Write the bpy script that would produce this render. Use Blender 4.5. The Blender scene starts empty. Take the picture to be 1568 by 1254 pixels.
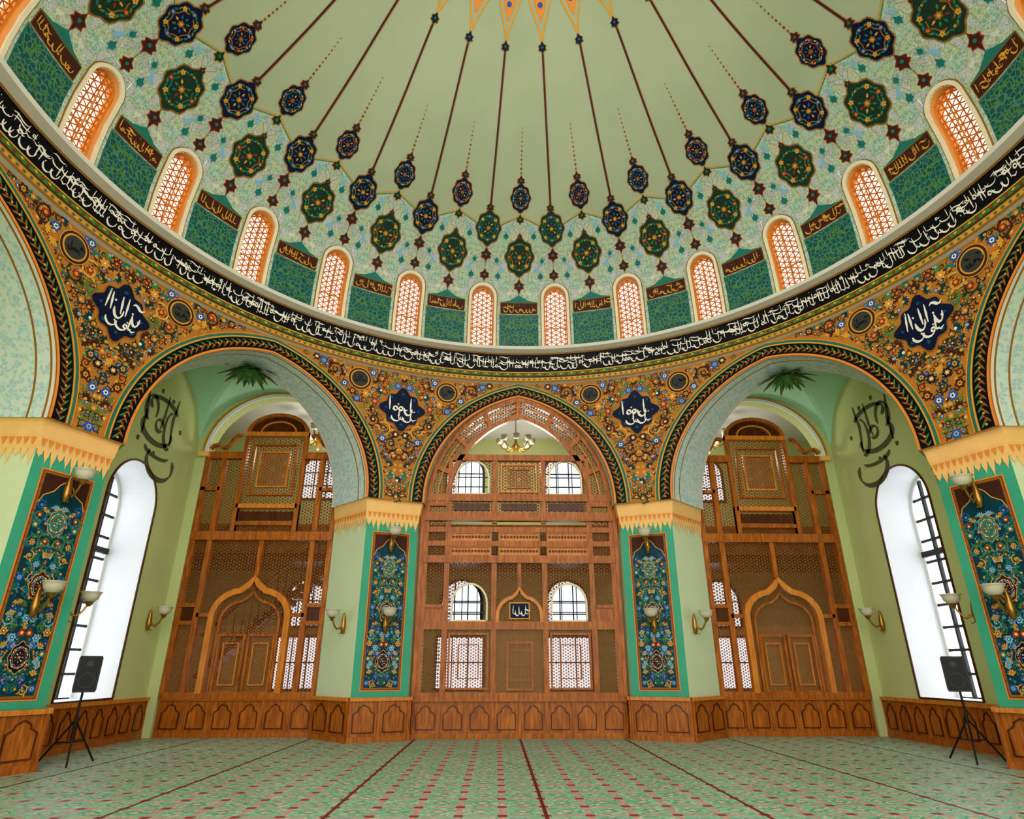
import bpy, math, random
from mathutils import Vector
random.seed(11)
pi=math.pi; rad=math.radians
sc=bpy.context.scene
sc.view_settings.view_transform='Standard'
for lk in ('Medium High Contrast','Standard - Medium High Contrast'):
    try: sc.view_settings.look=lk; break
    except Exception as e: pass
# ---------------------------------------------------------------- helpers
def lin(c):
    c=c/255.0
    return c/12.92 if c<=0.04045 else ((c+0.055)/1.055)**2.4
def C(r,g,b): return (lin(r),lin(g),lin(b),1.0)
class NT:
    def __init__(s,name,spec=0.5):
        s.m=bpy.data.materials.new(name); s.m.use_nodes=True
        s.nt=s.m.node_tree; s.n=s.nt.nodes; s.b=s.n['Principled BSDF']; s.out=s.n['Material Output']
        s.b.inputs['Specular IOR Level'].default_value=spec
    def set(s,sock,v):
        if isinstance(v,bpy.types.NodeSocket): s.nt.links.new(v,sock)
        else: sock.default_value=v
    def math(s,op,a,b=None,c=None):
        n=s.n.new('ShaderNodeMath'); n.operation=op; s.set(n.inputs[0],a)
        if b is not None: s.set(n.inputs[1],b)
        if c is not None: s.set(n.inputs[2],c)
        return n.outputs[0]
    def mix(s,f,a,b,mode='MIX'):
        n=s.n.new('ShaderNodeMix'); n.data_type='RGBA'; n.blend_type=mode
        s.set(n.inputs[0],f); s.set(n.inputs[6],a); s.set(n.inputs[7],b); return n.outputs[2]
    def coord(s,kind='Object'):
        return s.n.new('ShaderNodeTexCoord').outputs[kind]
    def sep(s,v):
        n=s.n.new('ShaderNodeSeparateXYZ'); s.set(n.inputs[0],v); return n.outputs
    def comb(s,x,y,z):
        n=s.n.new('ShaderNodeCombineXYZ'); s.set(n.inputs[0],x); s.set(n.inputs[1],y); s.set(n.inputs[2],z); return n.outputs[0]
    def noise(s,vec,scale,detail=3,out=0):
        n=s.n.new('ShaderNodeTexNoise'); s.set(n.inputs['Vector'],vec); n.inputs['Scale'].default_value=scale; n.inputs['Detail'].default_value=detail; return n.outputs[out]
    def voro(s,vec,scale,feature='F1',out=0):
        n=s.n.new('ShaderNodeTexVoronoi'); n.feature=feature; s.set(n.inputs['Vector'],vec); n.inputs['Scale'].default_value=scale; return n.outputs[out]
    def mapping(s,vec,scale):
        n=s.n.new('ShaderNodeMapping'); s.set(n.inputs[0],vec); n.inputs['Scale'].default_value=scale; return n.outputs[0]
    def ramp(s,f,stops,interp='LINEAR'):
        n=s.n.new('ShaderNodeValToRGB'); s.set(n.inputs[0],f); r=n.color_ramp; r.interpolation=interp
        while len(r.elements)<len(stops): r.elements.new(0.5)
        for e,(p,c) in zip(r.elements,stops): e.position=p; e.color=c
        return n.outputs[0]
    def bump(s,h,strength=0.3,dist=0.01):
        n=s.n.new('ShaderNodeBump'); n.inputs['Strength'].default_value=strength; n.inputs['Distance'].default_value=dist
        s.set(n.inputs['Height'],h); s.nt.links.new(n.outputs[0],s.b.inputs['Normal'])
    def col(s,c): s.set(s.b.inputs['Base Color'],c)
    def rough(s,v): s.b.inputs['Roughness'].default_value=v
def plain(name,c,rough=0.6,var=0.12,scale=6,metal=0.0,bump=0.0,spec=0.15):
    t=NT(name,spec); co=t.coord(); f=t.noise(co,scale,4)
    d=tuple(x*(1-var) for x in c[:3])+(1,); e=tuple(min(1,x*(1+var)) for x in c[:3])+(1,)
    t.col(t.mix(f,d,e)); t.rough(rough); t.b.inputs['Metallic'].default_value=metal
    if bump: t.bump(f,bump)
    return t.m
def wood(name,c1,c2,rough=0.30):
    t=NT(name,0.3); v=t.mapping(t.coord(),(6,6,0.8)); f=t.noise(v,3,6)
    g=t.noise(t.coord(),0.8,2)
    t.col(t.mix(t.math('MULTIPLY',g,0.5),t.ramp(f,[(0.3,c1),(0.7,c2)]),c1)); t.rough(rough); t.bump(f,0.15); return t.m
def lattice(name,c,scale,thick,rough=0.45,angs=(0,60,120),c2=None):
    t=NT(name,0.2); uv=t.sep(t.coord('UV')); mask=None
    for a in angs:
        d=t.math('ADD',t.math('MULTIPLY',uv[0],math.cos(rad(a))*scale),t.math('MULTIPLY',uv[1],math.sin(rad(a))*scale))
        l=t.math('GREATER_THAN',t.math('ABSOLUTE',t.math('SUBTRACT',t.math('FRACT',d),0.5)),0.5-thick/2)
        mask=l if mask is None else t.math('MAXIMUM',mask,l)
    tr=t.n.new('ShaderNodeBsdfTransparent'); mx=t.n.new('ShaderNodeMixShader')
    t.nt.links.new(mask,mx.inputs[0]); t.nt.links.new(tr.outputs[0],mx.inputs[1]); t.nt.links.new(t.b.outputs[0],mx.inputs[2])
    t.nt.links.new(mx.outputs[0],t.out.inputs[0])
    t.col(t.mix(t.noise(t.coord(),3,3),c,c2 or tuple(x*0.7 for x in c[:3])+(1,))); t.rough(rough); return t.m
def glow(name,c,strength,var=0.15,scale=0.7):
    t=NT(name); f=t.noise(t.coord(),scale,2)
    e=t.mix(f,tuple(x*(1-var) for x in c[:3])+(1,),c)
    t.set(t.b.inputs['Emission Color'],e); t.b.inputs['Emission Strength'].default_value=strength; t.col((.6,.6,.6,1)); return t.m

M={}
M['wood']=wood('carved_walnut_wood',C(138,74,22),C(206,126,44))
M['wood_d']=wood('dark_wood',C(70,36,14),C(108,60,24))
M['wood_l']=wood('light_orange_wood',C(190,112,36),C(230,156,66))
M['lat']=lattice('wooden_lattice',C(142,90,38),13.0,0.25)
M['lat_f']=lattice('fine_wooden_lattice',C(168,104,56),16.0,0.24)
M['lat_w']=lattice('window_star_lattice',C(212,128,56),7.2,0.23,c2=C(172,92,36))
M['wall']=plain('pale_green_plaster',C(200,208,150),0.7,0.07,1.2)
M['side']=plain('pier_side_plaster',C(206,218,178),0.6,0.06,1.2)
M['white']=plain('white_plaster',C(236,236,234),0.6,0.04,2)
M['cornice']=plain('cornice_white_stone',C(214,208,192),0.5,0.06,3)
M['tealwall']=plain('teal_painted_marble',C(74,166,134),0.4,0.15,2)
M['vault']=plain('turquoise_vault_plaster',C(182,226,198),0.6,0.08,0.8)
M['ochre']=plain('ochre_ground',C(184,122,52),0.6,0.28,3)
M['gold']=plain('gold_paint',C(216,160,64),0.45,0.15,9)
M['dgold']=plain('old_gold_paint',C(150,104,44),0.45,0.15,9)
M['orange']=plain('orange_paint',C(228,144,64),0.5,0.12,5)
M['amber']=plain('amber_reveal_paint',C(226,166,96),0.5,0.10,5)
M['cream']=plain('cream_gilded_stone',C(242,194,124),0.5,0.12,4)
M['pale']=plain('pale_cream_paint',C(230,218,184),0.5,0.08,5)
M['black']=plain('black_enamel',C(18,19,26),0.5,0.2,8)
M['navy']=plain('navy_paint',C(20,30,58),0.5,0.2,8)
M['dteal']=plain('deep_teal_paint',C(16,66,78),0.45,0.2,5)
M['teal']=plain('teal_paint',C(44,120,106),0.5,0.2,6)
M['green']=plain('leaf_green_paint',C(88,132,66),0.5,0.2,6)
M['dgreen']=plain('dark_green_paint',C(36,62,48),0.5,0.2,6)
M['blue']=plain('cobalt_paint',C(44,96,170),0.5,0.2,6)
M['lblue']=plain('light_blue_paint',C(134,184,206),0.5,0.12,6)
M['red']=plain('brick_red_paint',C(150,52,34),0.5,0.2,6)
M['brown']=plain('dark_brown_paint',C(74,42,32),0.5,0.2,6)
M['ribc']=plain('rib_oxblood_paint',C(88,42,38),0.5,0.15,6)
M['ivory']=plain('ivory_paint',C(236,230,212),0.5,0.08,6)
M['grey']=plain('slate_grey_paint',C(66,66,62),0.5,0.1,6)
M['olive']=plain('olive_ink',C(96,102,72),0.6,0.1,6)
M['brass']=plain('brass',C(176,132,62),0.3,0.1,6,0.8,0,0.5)
M['shade']=plain('frosted_glass_shade',C(206,198,174),0.35,0.05,6,0,0,0.5)
M['blackp']=plain('black_plastic',C(16,16,18),0.5,0.2,20,0,0,0.4)
M['metal']=plain('grey_metal',C(60,60,62),0.35,0.1,20,0.6)
M['day']=glow('daylight_glass',C(232,242,255),3.2,0.12)
M['day2']=glow('daylight_glass_far',C(225,235,250),1.7,0.3,1.5)
M['dayd']=glow('daylight_glass_dome',C(255,244,232),1.5,0.35,1.2)
t=NT('blue_mosaic_soffit',.2); uv=t.coord('UV'); vc=t.voro(uv,14,'F1',1); ed=t.voro(uv,14,'DISTANCE_TO_EDGE',0)
b0=t.ramp(t.sep(vc)[0],[(0.0,C(166,194,192)),(0.35,C(202,218,200)),(0.6,C(212,210,188)),(0.8,C(176,208,178)),(1.0,C(222,200,186))],'CONSTANT')
big=t.noise(uv,1.6,2)
t.col(t.mix(t.math('LESS_THAN',ed,0.05),t.mix(t.math('MULTIPLY',big,0.45),b0,C(180,208,212)),C(208,214,204))); t.rough(0.5); M['mosaic']=t.m
t=NT('dome_painted_plaster',.15); uvc=t.coord('UV'); uv=t.sep(uvc)
lim=t.math('ADD',3.86,t.math('MULTIPLY',t.math('COSINE',t.math('MULTIPLY',uv[0],2*pi)),0.2))
ins=t.math('LESS_THAN',uv[1],lim)
v2=t.comb(t.math('MULTIPLY',t.math('ABSOLUTE',t.math('SUBTRACT',t.math('FRACT',t.math('ADD',uv[0],0.5)),0.5)),2.2),uv[1],0.0)
ed=t.voro(v2,3.2,'DISTANCE_TO_EDGE'); cc=t.voro(v2,3.2,'F1',1); ed2=t.voro(v2,12,'DISTANCE_TO_EDGE'); c3=t.voro(v2,12,'F1',1)
lc=t.ramp(t.sep(cc)[0],[(0,C(170,190,148)),(0.25,C(160,190,172)),(0.5,C(180,184,184)),(0.75,C(184,186,158)),(1,C(152,188,158))],'CONSTANT')
lc=t.mix(t.math('MULTIPLY',t.math('LESS_THAN',t.sep(c3)[0],0.34),0.45),lc,C(110,156,138))
lc=t.mix(t.math('MULTIPLY',t.math('GREATER_THAN',t.sep(c3)[1],0.84),0.45),lc,C(176,148,148))
lc=t.mix(t.math('LESS_THAN',ed2,0.05),lc,C(204,210,188))
lc=t.mix(t.math('LESS_THAN',ed,0.018),lc,C(156,166,124))
ns=t.noise(t.coord(),0.5,3)
base=t.mix(ns,C(160,170,138),C(182,190,158))
t.col(t.mix(ins,base,lc)); t.rough(0.6); M['dome']=t.m
t=NT('teal_tile_tracery',.3); uv=t.coord('UV'); ed=t.voro(uv,9,'DISTANCE_TO_EDGE')
t.col(t.mix(t.math('LESS_THAN',ed,0.08),t.mix(t.noise(uv,2,2),C(18,72,76),C(30,98,94)),C(80,132,104))); t.rough(0.45); M['tracery']=t.m
# carpet
t=NT('green_prayer_carpet',.25); co=t.coord(); s=t.sep(co)
def cell(sk,p,o=0.0): return t.math('ABSOLUTE',t.math('SUBTRACT',t.math('FRACT',t.math('ADD',t.math('DIVIDE',sk,p),o)),0.5))
P=0.512
fx=cell(s[0],P); fy=cell(s[1],P)
base=t.mix(t.noise(co,1.2,3),C(110,168,138),C(156,202,170))
fine=t.voro(co,22,'F1',1)
base=t.mix(t.math('MULTIPLY',t.math('LESS_THAN',t.sep(fine)[0],0.2),0.45),base,C(64,126,100))
base=t.mix(t.math('MULTIPLY',t.math('GREATER_THAN',t.sep(fine)[1],0.84),0.55),base,C(222,204,182))
dia=t.math('ADD',fx,fy)
pk=t.mix(t.noise(co,14,2),C(176,84,88),C(230,180,168))
edge=t.math('GREATER_THAN',t.math('MAXIMUM',fx,fy),0.425)
edge=t.math('MULTIPLY',edge,t.math('GREATER_THAN',t.noise(co,9,1),0.40))
c1=t.mix(t.math('MULTIPLY',edge,0.85),base,pk)
c1=t.mix(t.math('LESS_THAN',dia,0.11),c1,C(222,170,154))
c1=t.mix(t.math('LESS_THAN',t.math('ABSOLUTE',t.math('SUBTRACT',dia,0.2)),0.02),c1,C(70,126,100))
c1=t.mix(t.math('GREATER_THAN',t.math('MINIMUM',fx,fy),0.39),c1,C(150,58,62))
ln=t.math('GREATER_THAN',cell(s[0],P*5,0.0),0.491)
c1=t.mix(ln,c1,C(104,36,38))
t.col(c1); t.rough(0.45); t.bump(t.noise(co,60,2),0.2); M['carpet']=t.m

class MB:
    def __init__(s): s.v=[];s.f=[];s.mi=[];s.mats=[];s.uv=[]
    def face(s,pts,mat,uvs=None):
        k=len(s.v); s.v.extend([tuple(p) for p in pts]); s.f.append(tuple(range(k,k+len(pts))))
        m=M[mat]
        if m not in s.mats: s.mats.append(m)
        s.mi.append(s.mats.index(m))
        s.uv.extend(uvs if uvs else [(0,0)]*len(pts))
    def build(s,name,parent=None,smooth=False,merge=False):
        me=bpy.data.meshes.new(name); me.from_pydata(s.v,[],s.f)
        for m in s.mats: me.materials.append(m)
        me.polygons.foreach_set('material_index',s.mi)
        ul=me.uv_layers.new(name='UVMap'); flat=[x for p in s.uv for x in p]; ul.data.foreach_set('uv',flat)
        if merge:
            import bmesh
            bm=bmesh.new(); bm.from_mesh(me); bmesh.ops.remove_doubles(bm,verts=bm.verts,dist=0.0005)
            bmesh.ops.recalc_face_normals(bm,faces=bm.faces); bm.to_mesh(me); bm.free()
        if smooth: me.polygons.foreach_set('use_smooth',[True]*len(me.polygons))
        me.update(); o=bpy.data.objects.new(name,me); sc.collection.objects.link(o)
        if parent: o.parent=parent
        return o
    def prism(s,poly,z0,z1,mat,top=True,sidemats=None,poly2=None):
        n=len(poly); p2=poly2 or poly
        for i in range(n):
            j=(i+1)%n; a,b=poly[i],poly[j]; c,d=p2[j],p2[i]
            L=math.hypot(b[0]-a[0],b[1]-a[1])
            s.face([(a[0],a[1],z0),(b[0],b[1],z0),(c[0],c[1],z1),(d[0],d[1],z1)],sidemats[i] if sidemats else mat,[(0,z0),(L,z0),(L,z1),(0,z1)])
        if top:
            s.face([(p[0],p[1],z1) for p in p2],mat); s.face([(p[0],p[1],z0) for p in reversed(poly)],mat)
    def lathe(s,org,prof,mat,n=16,axis=None):
        for i in range(len(prof)-1):
            for k in range(n):
                a0=2*pi*k/n;a1=2*pi*(k+1)/n
                (r0,z0),(r1,z1)=prof[i],prof[i+1]
                s.face([org+Vector((r0*math.cos(a0),r0*math.sin(a0),z0)),org+Vector((r0*math.cos(a1),r0*math.sin(a1),z0)),
                        org+Vector((r1*math.cos(a1),r1*math.sin(a1),z1)),org+Vector((r1*math.cos(a0),r1*math.sin(a0),z1))],mat)
    def tube(s,pts,r,mat,n=6):
        pts=[Vector(p) for p in pts]; rings=[]
        for i,p in enumerate(pts):
            d=(pts[min(i+1,len(pts)-1)]-pts[max(i-1,0)]).normalized()
            a=d.cross(Vector((0,0,1)))
            if a.length<1e-3: a=d.cross(Vector((1,0,0)))
            a.normalize(); b=d.cross(a); rings.append([p+a*r*math.cos(2*pi*k/n)+b*r*math.sin(2*pi*k/n) for k in range(n)])
        for i in range(len(rings)-1):
            for k in range(n):
                s.face([rings[i][k],rings[i][(k+1)%n],rings[i+1][(k+1)%n],rings[i+1][k]],mat)
        s.face(rings[0],mat); s.face(rings[-1],mat)
def empty(name):
    o=bpy.data.objects.new(name,None); sc.collection.objects.link(o); return o
# ---- 2D drawing on mapped surfaces
def fan(mb,Mp,c,pts,mat,off):
    n=len(pts); cc=Mp(c[0],c[1],off); q=[Mp(p[0],p[1],off) for p in pts]
    for i in range(n): mb.face([cc,q[i],q[(i+1)%n]],mat,[c,pts[i],pts[(i+1)%n]])
def norms(pts):
    out=[]
    for i in range(len(pts)):
        a=pts[max(i-1,0)];b=pts[min(i+1,len(pts)-1)]
        dx=b[0]-a[0];dy=b[1]-a[1];L=math.hypot(dx,dy) or 1
        out.append((-dy/L,dx/L))
    return out
def stroke(mb,Mp,pts,w,mat,off,cal=False,both=None):
    ns=norms(pts);L=[];R=[];n=len(pts)
    for i,(p,nn) in enumerate(zip(pts,ns)):
        ww=w
        if cal:
            ang=math.atan2(-nn[0],nn[1]); ww=w*(0.35+0.8*abs(math.sin(ang-rad(50)))); 
            if i in(0,n-1): ww*=0.4
        L.append((p[0]+nn[0]*ww/2,p[1]+nn[1]*ww/2));R.append((p[0]-nn[0]*ww/2,p[1]-nn[1]*ww/2))
    for i in range(n-1):
        q=[L[i],L[i+1],R[i+1],R[i]]
        mb.face([Mp(x,y,off) for x,y in q],mat,q)
def rib(mb,Mp,pts,w,mat,o0,o1,closed=False):
    ns=norms(pts);n=len(pts)
    L=[(p[0]+a[0]*w/2,p[1]+a[1]*w/2) for p,a in zip(pts,ns)];R=[(p[0]-a[0]*w/2,p[1]-a[1]*w/2) for p,a in zip(pts,ns)]
    for i in range(n-1):
        for (A,B,oa,ob) in ((L,R,o1,o1),(L,L,o0,o1),(R,R,o1,o0)):
            if A is B: mb.face([Mp(*A[i],oa),Mp(*A[i+1],oa),Mp(*A[i+1],ob),Mp(*A[i],ob)],mat)
            else: mb.face([Mp(*A[i],oa),Mp(*A[i+1],oa),Mp(*B[i+1],ob),Mp(*B[i],ob)],mat)
def bar(mb,Mp,x0,x1,z0,z1,o0,o1,mat):
    c=[(x0,z0),(x1,z0),(x1,z1),(x0,z1)]
    mb.face([Mp(x,z,o1) for x,z in c],mat,c)
    for i in range(4):
        a,b=c[i],c[(i+1)%4]
        mb.face([Mp(*a,o0),Mp(*b,o0),Mp(*b,o1),Mp(*a,o1)],mat)
    mb.face([Mp(x,z,o0) for x,z in reversed(c)],mat,c)
def frame(mb,Mp,x0,x1,z0,z1,w,mat,o0,o1):
    bar(mb,Mp,x0-w/2,x0+w/2,z0-w/2,z1+w/2,o0,o1,mat); bar(mb,Mp,x1-w/2,x1+w/2,z0-w/2,z1+w/2,o0,o1,mat)
    bar(mb,Mp,x0+w/2,x1-w/2,z0-w/2,z0+w/2,o0,o1,mat); bar(mb,Mp,x0+w/2,x1-w/2,z1-w/2,z1+w/2,o0,o1,mat)
def quad(mb,Mp,x0,x1,z0,z1,off,mat,nx=1,nz=1):
    for i in range(nx):
        for j in range(nz):
            a=x0+(x1-x0)*i/nx;b=x0+(x1-x0)*(i+1)/nx;e=z0+(z1-z0)*j/nz;f=z0+(z1-z0)*(j+1)/nz
            c=[(a,e),(b,e),(b,f),(a,f)]; mb.face([Mp(x,z,off) for x,z in c],mat,c)
def circ(c,r,n=14,rx=1,lob=0,amp=0,ph=0):
    o=[]
    for i in range(n):
        a=2*pi*i/n+ph; rr=r*(1+amp*math.cos(lob*a)) if lob else r
        o.append((c[0]+rr*rx*math.cos(a),c[1]+rr*math.sin(a)))
    return o
def leaf(mb,Mp,c,ang,L,w,mat,off):
    ca,sa=math.cos(ang),math.sin(ang); pts=[]
    for u,v in ((0,0),(0.3,0.5),(0.6,0.4),(1,0),(0.6,-0.4),(0.3,-0.5)):
        x=u*L;y=v*w; pts.append((c[0]+x*ca-y*sa,c[1]+x*sa+y*ca))
    mb.face([Mp(x,y,off) for x,y in pts],mat,pts)
def spiral(mb,Mp,c,r,turn,d,ph,w,mat,off):
    pts=[];n=int(10*turn)+4
    for i in range(n):
        k=i/(n-1); a=ph+d*2*pi*turn*k; rr=r*(1-0.85*k); pts.append((c[0]+rr*math.cos(a),c[1]+rr*math.sin(a)))
    stroke(mb,Mp,pts,w,mat,off)
    return pts
def rosette(mb,Mp,c,r,off,cols,n=6):
    fan(mb,Mp,c,circ(c,r,n*4,1,n,0.22),cols[0],off)
    fan(mb,Mp,c,circ(c,r*0.55,n*2,1,n,0.2),cols[1],off+0.002)
    fan(mb,Mp,c,circ(c,r*0.25,6),cols[2],off+0.004)
def arabesque(mb,Mp,inside,bx,n,size,off,pal,mirror=True,rnd=None):
    rnd=rnd or random; pts=[];tr=0
    while len(pts)<n and tr<n*30:
        tr+=1; u=rnd.uniform(bx[0],bx[1]);v=rnd.uniform(bx[2],bx[3]); k=rnd.random(); s=size*(1.0 if k<0.35 else 0.62)
        if mirror and u<s*0.5: 
            if k<.35: continue
            u=0.0 if rnd.random()<0.5 else s
        if not inside(u,v,s*0.6): continue
        if any((u-a)**2+(v-b)**2<((s+c)*0.60)**2 for a,b,c in pts): continue
        pts.append((u,v,s))
        typ=rnd.random(); ph=rnd.uniform(0,2*pi); d=rnd.choice((-1,1))
        colr=rnd.choice(pal['stem']); fl=rnd.choice(pal['fl'])
        for sg in ((1,-1) if mirror and u!=0 else (1,)):
            c=(u*sg,v); P_=ph if sg==1 else pi-ph; D_=d*sg
            if s==size or typ<0.35:
                q=spiral(mb,Mp,c,s*0.85,1.35,D_,P_,s*0.17,colr,off)
                for k2 in (2,5,8):
                    if k2<len(q): leaf(mb,Mp,q[k2],P_+D_*(2*pi*1.35*k2/len(q))+D_*0.6,s*0.5,s*0.28,colr,off+0.001)
                rosette(mb,Mp,c,s*0.28,off+0.003,fl)
            elif typ<0.62: rosette(mb,Mp,c,s*0.58,off+0.003,fl,6)
            else:
                for k2 in range(5): leaf(mb,Mp,c,P_+D_*k2*0.55,s*0.9,s*0.35,colr,off+0.001)
                fan(mb,Mp,c,circ(c,s*0.22,6),fl[1],off+0.004)
def medallion(mb,Mp,c,w,h,off,body='dgreen',line='gold',acc=('teal','red','blue','gold'),seed=0,tips=True):
    def outl(k):
        o=[]
        for i in range(32):
            a=2*pi*i/32; q=1+0.07*math.cos(8*a)
            o.append((c[0]+w/2*k*q*math.cos(a),c[1]+h/2*k*q*math.sin(a)*(1+0.12*abs(math.sin(a))**6)))
        return o
    fan(mb,Mp,c,outl(1.07),line,off); fan(mb,Mp,c,outl(1.0),body,off+0.003)
    fan(mb,Mp,c,outl(0.64),acc[0] if seed%2 else 'dgold',off+0.006); fan(mb,Mp,c,outl(0.57),body,off+0.008)
    for i in range(8):
        a=2*pi*i/8; p=(c[0]+w*.38*math.cos(a),c[1]+h*.38*math.sin(a))
        rosette(mb,Mp,p,w*.065,off+0.008,(acc[i%2+1],'gold','dgold'),5)
        a2=a+pi/8; p=(c[0]+w*.37*math.cos(a2),c[1]+h*.37*math.sin(a2)); leaf(mb,Mp,p,a2+1.2,w*.14,w*.06,acc[0],off+0.009); leaf(mb,Mp,p,a2-1.2,w*.14,w*.06,acc[3],off+0.009)
        p=(c[0]+w*.12*math.cos(a),c[1]+h*.12*math.sin(a)); leaf(mb,Mp,p,a,w*.13,w*.06,acc[(i+seed)%4],off+0.010)
    rosette(mb,Mp,c,w*.09,off+0.011,('dgold',acc[2],'gold'),6)
def finial(mb,Mp,c,w,h,off,body='brown',line='gold'):
    pts=[(0,h/2),(w*.18,h*.22),(w*.5,h*.08),(w*.38,-.06*h),(w*.5,-.2*h),(w*.15,-.3*h),(0,-h/2),(-w*.15,-.3*h),(-w*.5,-.2*h),(-w*.38,-.06*h),(-w*.5,h*.08),(-w*.18,h*.22)]
    fan(mb,Mp,c,[(c[0]+1.2*x,c[1]+1.2*y) for x,y in pts],line,off)
    fan(mb,Mp,c,[(c[0]+x,c[1]+y) for x,y in pts],body,off+0.003)
    fan(mb,Mp,c,circ(c,w*.16,6),'teal',off+0.006)
def callig(mb,Mp,x0,x1,y0,y1,w,mat,off,rnd,step=None):
    h=y1-y0; x=x0; step=step or h*0.2
    def st(p): stroke(mb,Mp,p,w,mat,off+rnd.uniform(0,0.0015),cal=True)
    while x<x1-step*0.5:
        k=rnd.random(); 
        if k<0.42:
            sl=rnd.uniform(-.05,.08)*h; st([(x+sl,y1-rnd.uniform(0,.12)*h),(x+sl*.5,y0+.6*h),(x,y0+.25*h)]); 
            if rnd.random()<.5: st([(x+step*.1,y0+.3*h),(x+step*.6,y0+.2*h),(x+step*1.1,y0+.32*h)])
            x+=step*rnd.uniform(.5,.9)
        elif k<0.68:
            rr=step*rnd.uniform(.6,1.1); st([(x+rr+rr*math.cos(a),y0+.42*h+.36*h*math.sin(a)) for a in [pi+pi*i/7 for i in range(8)]]); x+=rr*rnd.uniform(1.3,1.8)
        elif k<0.84:
            rr=h*.1; cy=y0+rnd.choice((.35,.6,.72))*h; st([(x+rr+rr*math.cos(a),cy+rr*math.sin(a)) for a in [2*pi*i/7 for i in range(8)]]); st([(x+2*rr,cy),(x+3*rr,cy-.8*rr),(x+4.2*rr,cy-.2*rr)]); x+=rr*2.6
        else:
            L=step*rnd.uniform(1.6,2.6); yy=y0+rnd.choice((.55,.68,.8))*h; st([(x+L*i/5,yy+.08*h*math.sin(i*1.3)) for i in range(6)]); x+=step*.35
        if rnd.random()<.5:
            p=(x+rnd.uniform(-.3,.3)*step,y0+rnd.uniform(.1,.9)*h); d=w*.5; q=[(p[0]+d,p[1]),(p[0],p[1]+d),(p[0]-d,p[1]),(p[0],p[1]-d)]
            mb.face([Mp(a,b,off) for a,b in q],mat)
# ---------------------------------------------------------------- mappers
R=9.1
def pol(az,r,z): return Vector((r*math.sin(az),r*math.cos(az),z))
def cylM(az0,R=R): return lambda u,v,o: pol(az0+u/R,R-o,v)
def planeM(org,ux,n):
    org=Vector(org);ux=Vector(ux);n=Vector(n)
    return lambda u,v,o: org+ux*u+Vector((0,0,v))+n*o
def archM(az0,R=R):
    rt=Vector((math.cos(az0),-math.sin(az0),0)); rd=Vector((math.sin(az0),math.cos(az0),0))
    return lambda x,z,o: rt*x+rd*(math.sqrt(R*R-x*x)-o)+Vector((0,0,z))
KP=[(8.70,10.58),(8.66,11.5),(8.42,12.48),(7.88,13.25),(7.24,13.90),(6.56,14.50),(5.42,15.56),(3.88,17.15),(2.0,18.75),(0.02,19.8)]
def cr(p0,p1,p2,p3,t):
    return tuple(0.5*((2*b)+(-a+c)*t+(2*a-5*b+4*c-d)*t*t+(-a+3*b-3*c+d)*t**3) for a,b,c,d in zip(p0,p1,p2,p3))
PT=[];
for i in range(len(KP)-1):
    p0=KP[i-1] if i else tuple(2*a-b for a,b in zip(KP[0],KP[1])); p3=KP[i+2] if i+2<len(KP) else tuple(2*a-b for a,b in zip(KP[-1],KP[-2]))
    for k in range(10): PT.append(cr(p0,KP[i],KP[i+1],p3,k/10))
PT.append(KP[-1])
SS=[0]
for a,b in zip(PT,PT[1:]): SS.append(SS[-1]+math.hypot(a[0]-b[0],a[1]-b[1]))
def prof(s):
    s=max(0,min(s,SS[-1]-1e-4))
    lo=0
    for i in range(len(SS)-1):
        if SS[i+1]>=s: lo=i;break
    t=(s-SS[lo])/(SS[lo+1]-SS[lo]); a,b=PT[lo],PT[lo+1]
    r=a[0]+(b[0]-a[0])*t; z=a[1]+(b[1]-a[1])*t; L=SS[lo+1]-SS[lo]
    return r,z,-(b[1]-a[1])/L,(b[0]-a[0])/L
def domeM(az0,s0=0):
    def f(u,v,o):
        if v>1.8: v=1.90+(v-1.8)*1.04
        r,z,nr,nz=prof(s0+v); return pol(az0+u/max(r,.3),r+nr*o,z+nz*o)
    return f
# ---------------------------------------------------------------- DOME
dome=empty('dome')
AZ=[rad(7.5+15*k) for k in range(-9,9)]
hw=0.35; ssp=1.60
def stopf(u):
    if abs(u)>=hw: return 0
    return ssp+1.1*math.sqrt(max(0,hw*hw-u*u))
mb=MB()
for az0 in AZ:
    r0=8.6
    us=[-7.5*pi/180*r0,-0.8,-0.6,-hw]+[hw*math.sin(pi/2*k/8) for k in range(-7,8)]+[hw,0.6,0.8,7.5*pi/180*r0]
    for a,b in zip(us,us[1:]):
        inw=abs((a+b)/2)<hw
        sa=(stopf(a) or ssp) if inw else 0; sb=(stopf(b) or ssp) if inw else 0
        for k in range(8):
            q=[]
            for (u,s0) in ((a,sa),(b,sb)):
                for kk in (k,k+1): q.append((u/r0,s0+(2.2-s0)*kk/8))
            q=[q[0],q[2],q[3],q[1]]
            P4=[]
            for da,s in q:
                r,z,_,_=prof(s); P4.append(pol(az0+da,r,z))
            mb.face(P4,'dome',[((az0+da)/rad(15),s) for da,s in q])
    for j in range(6):
        a0=az0+rad(-7.5+2.5*j);a1=a0+rad(2.5)
        n=44
        for k in range(n):
            s0=2.2+(SS[-1]-2.2)*k/n; s1=2.2+(SS[-1]-2.2)*(k+1)/n
            ra,za,_,_=prof(s0); rb,zb,_,_=prof(s1)
            mb.face([pol(a0,ra,za),pol(a1,ra,za),pol(a1,rb,zb),pol(a0,rb,zb)],'dome',[(a0/rad(15),s0),(a1/rad(15),s0),(a1/rad(15),s1),(a0/rad(15),s1)])
o=mb.build('dome_shell',dome,smooth=True,merge=True)
mb=MB()
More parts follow.
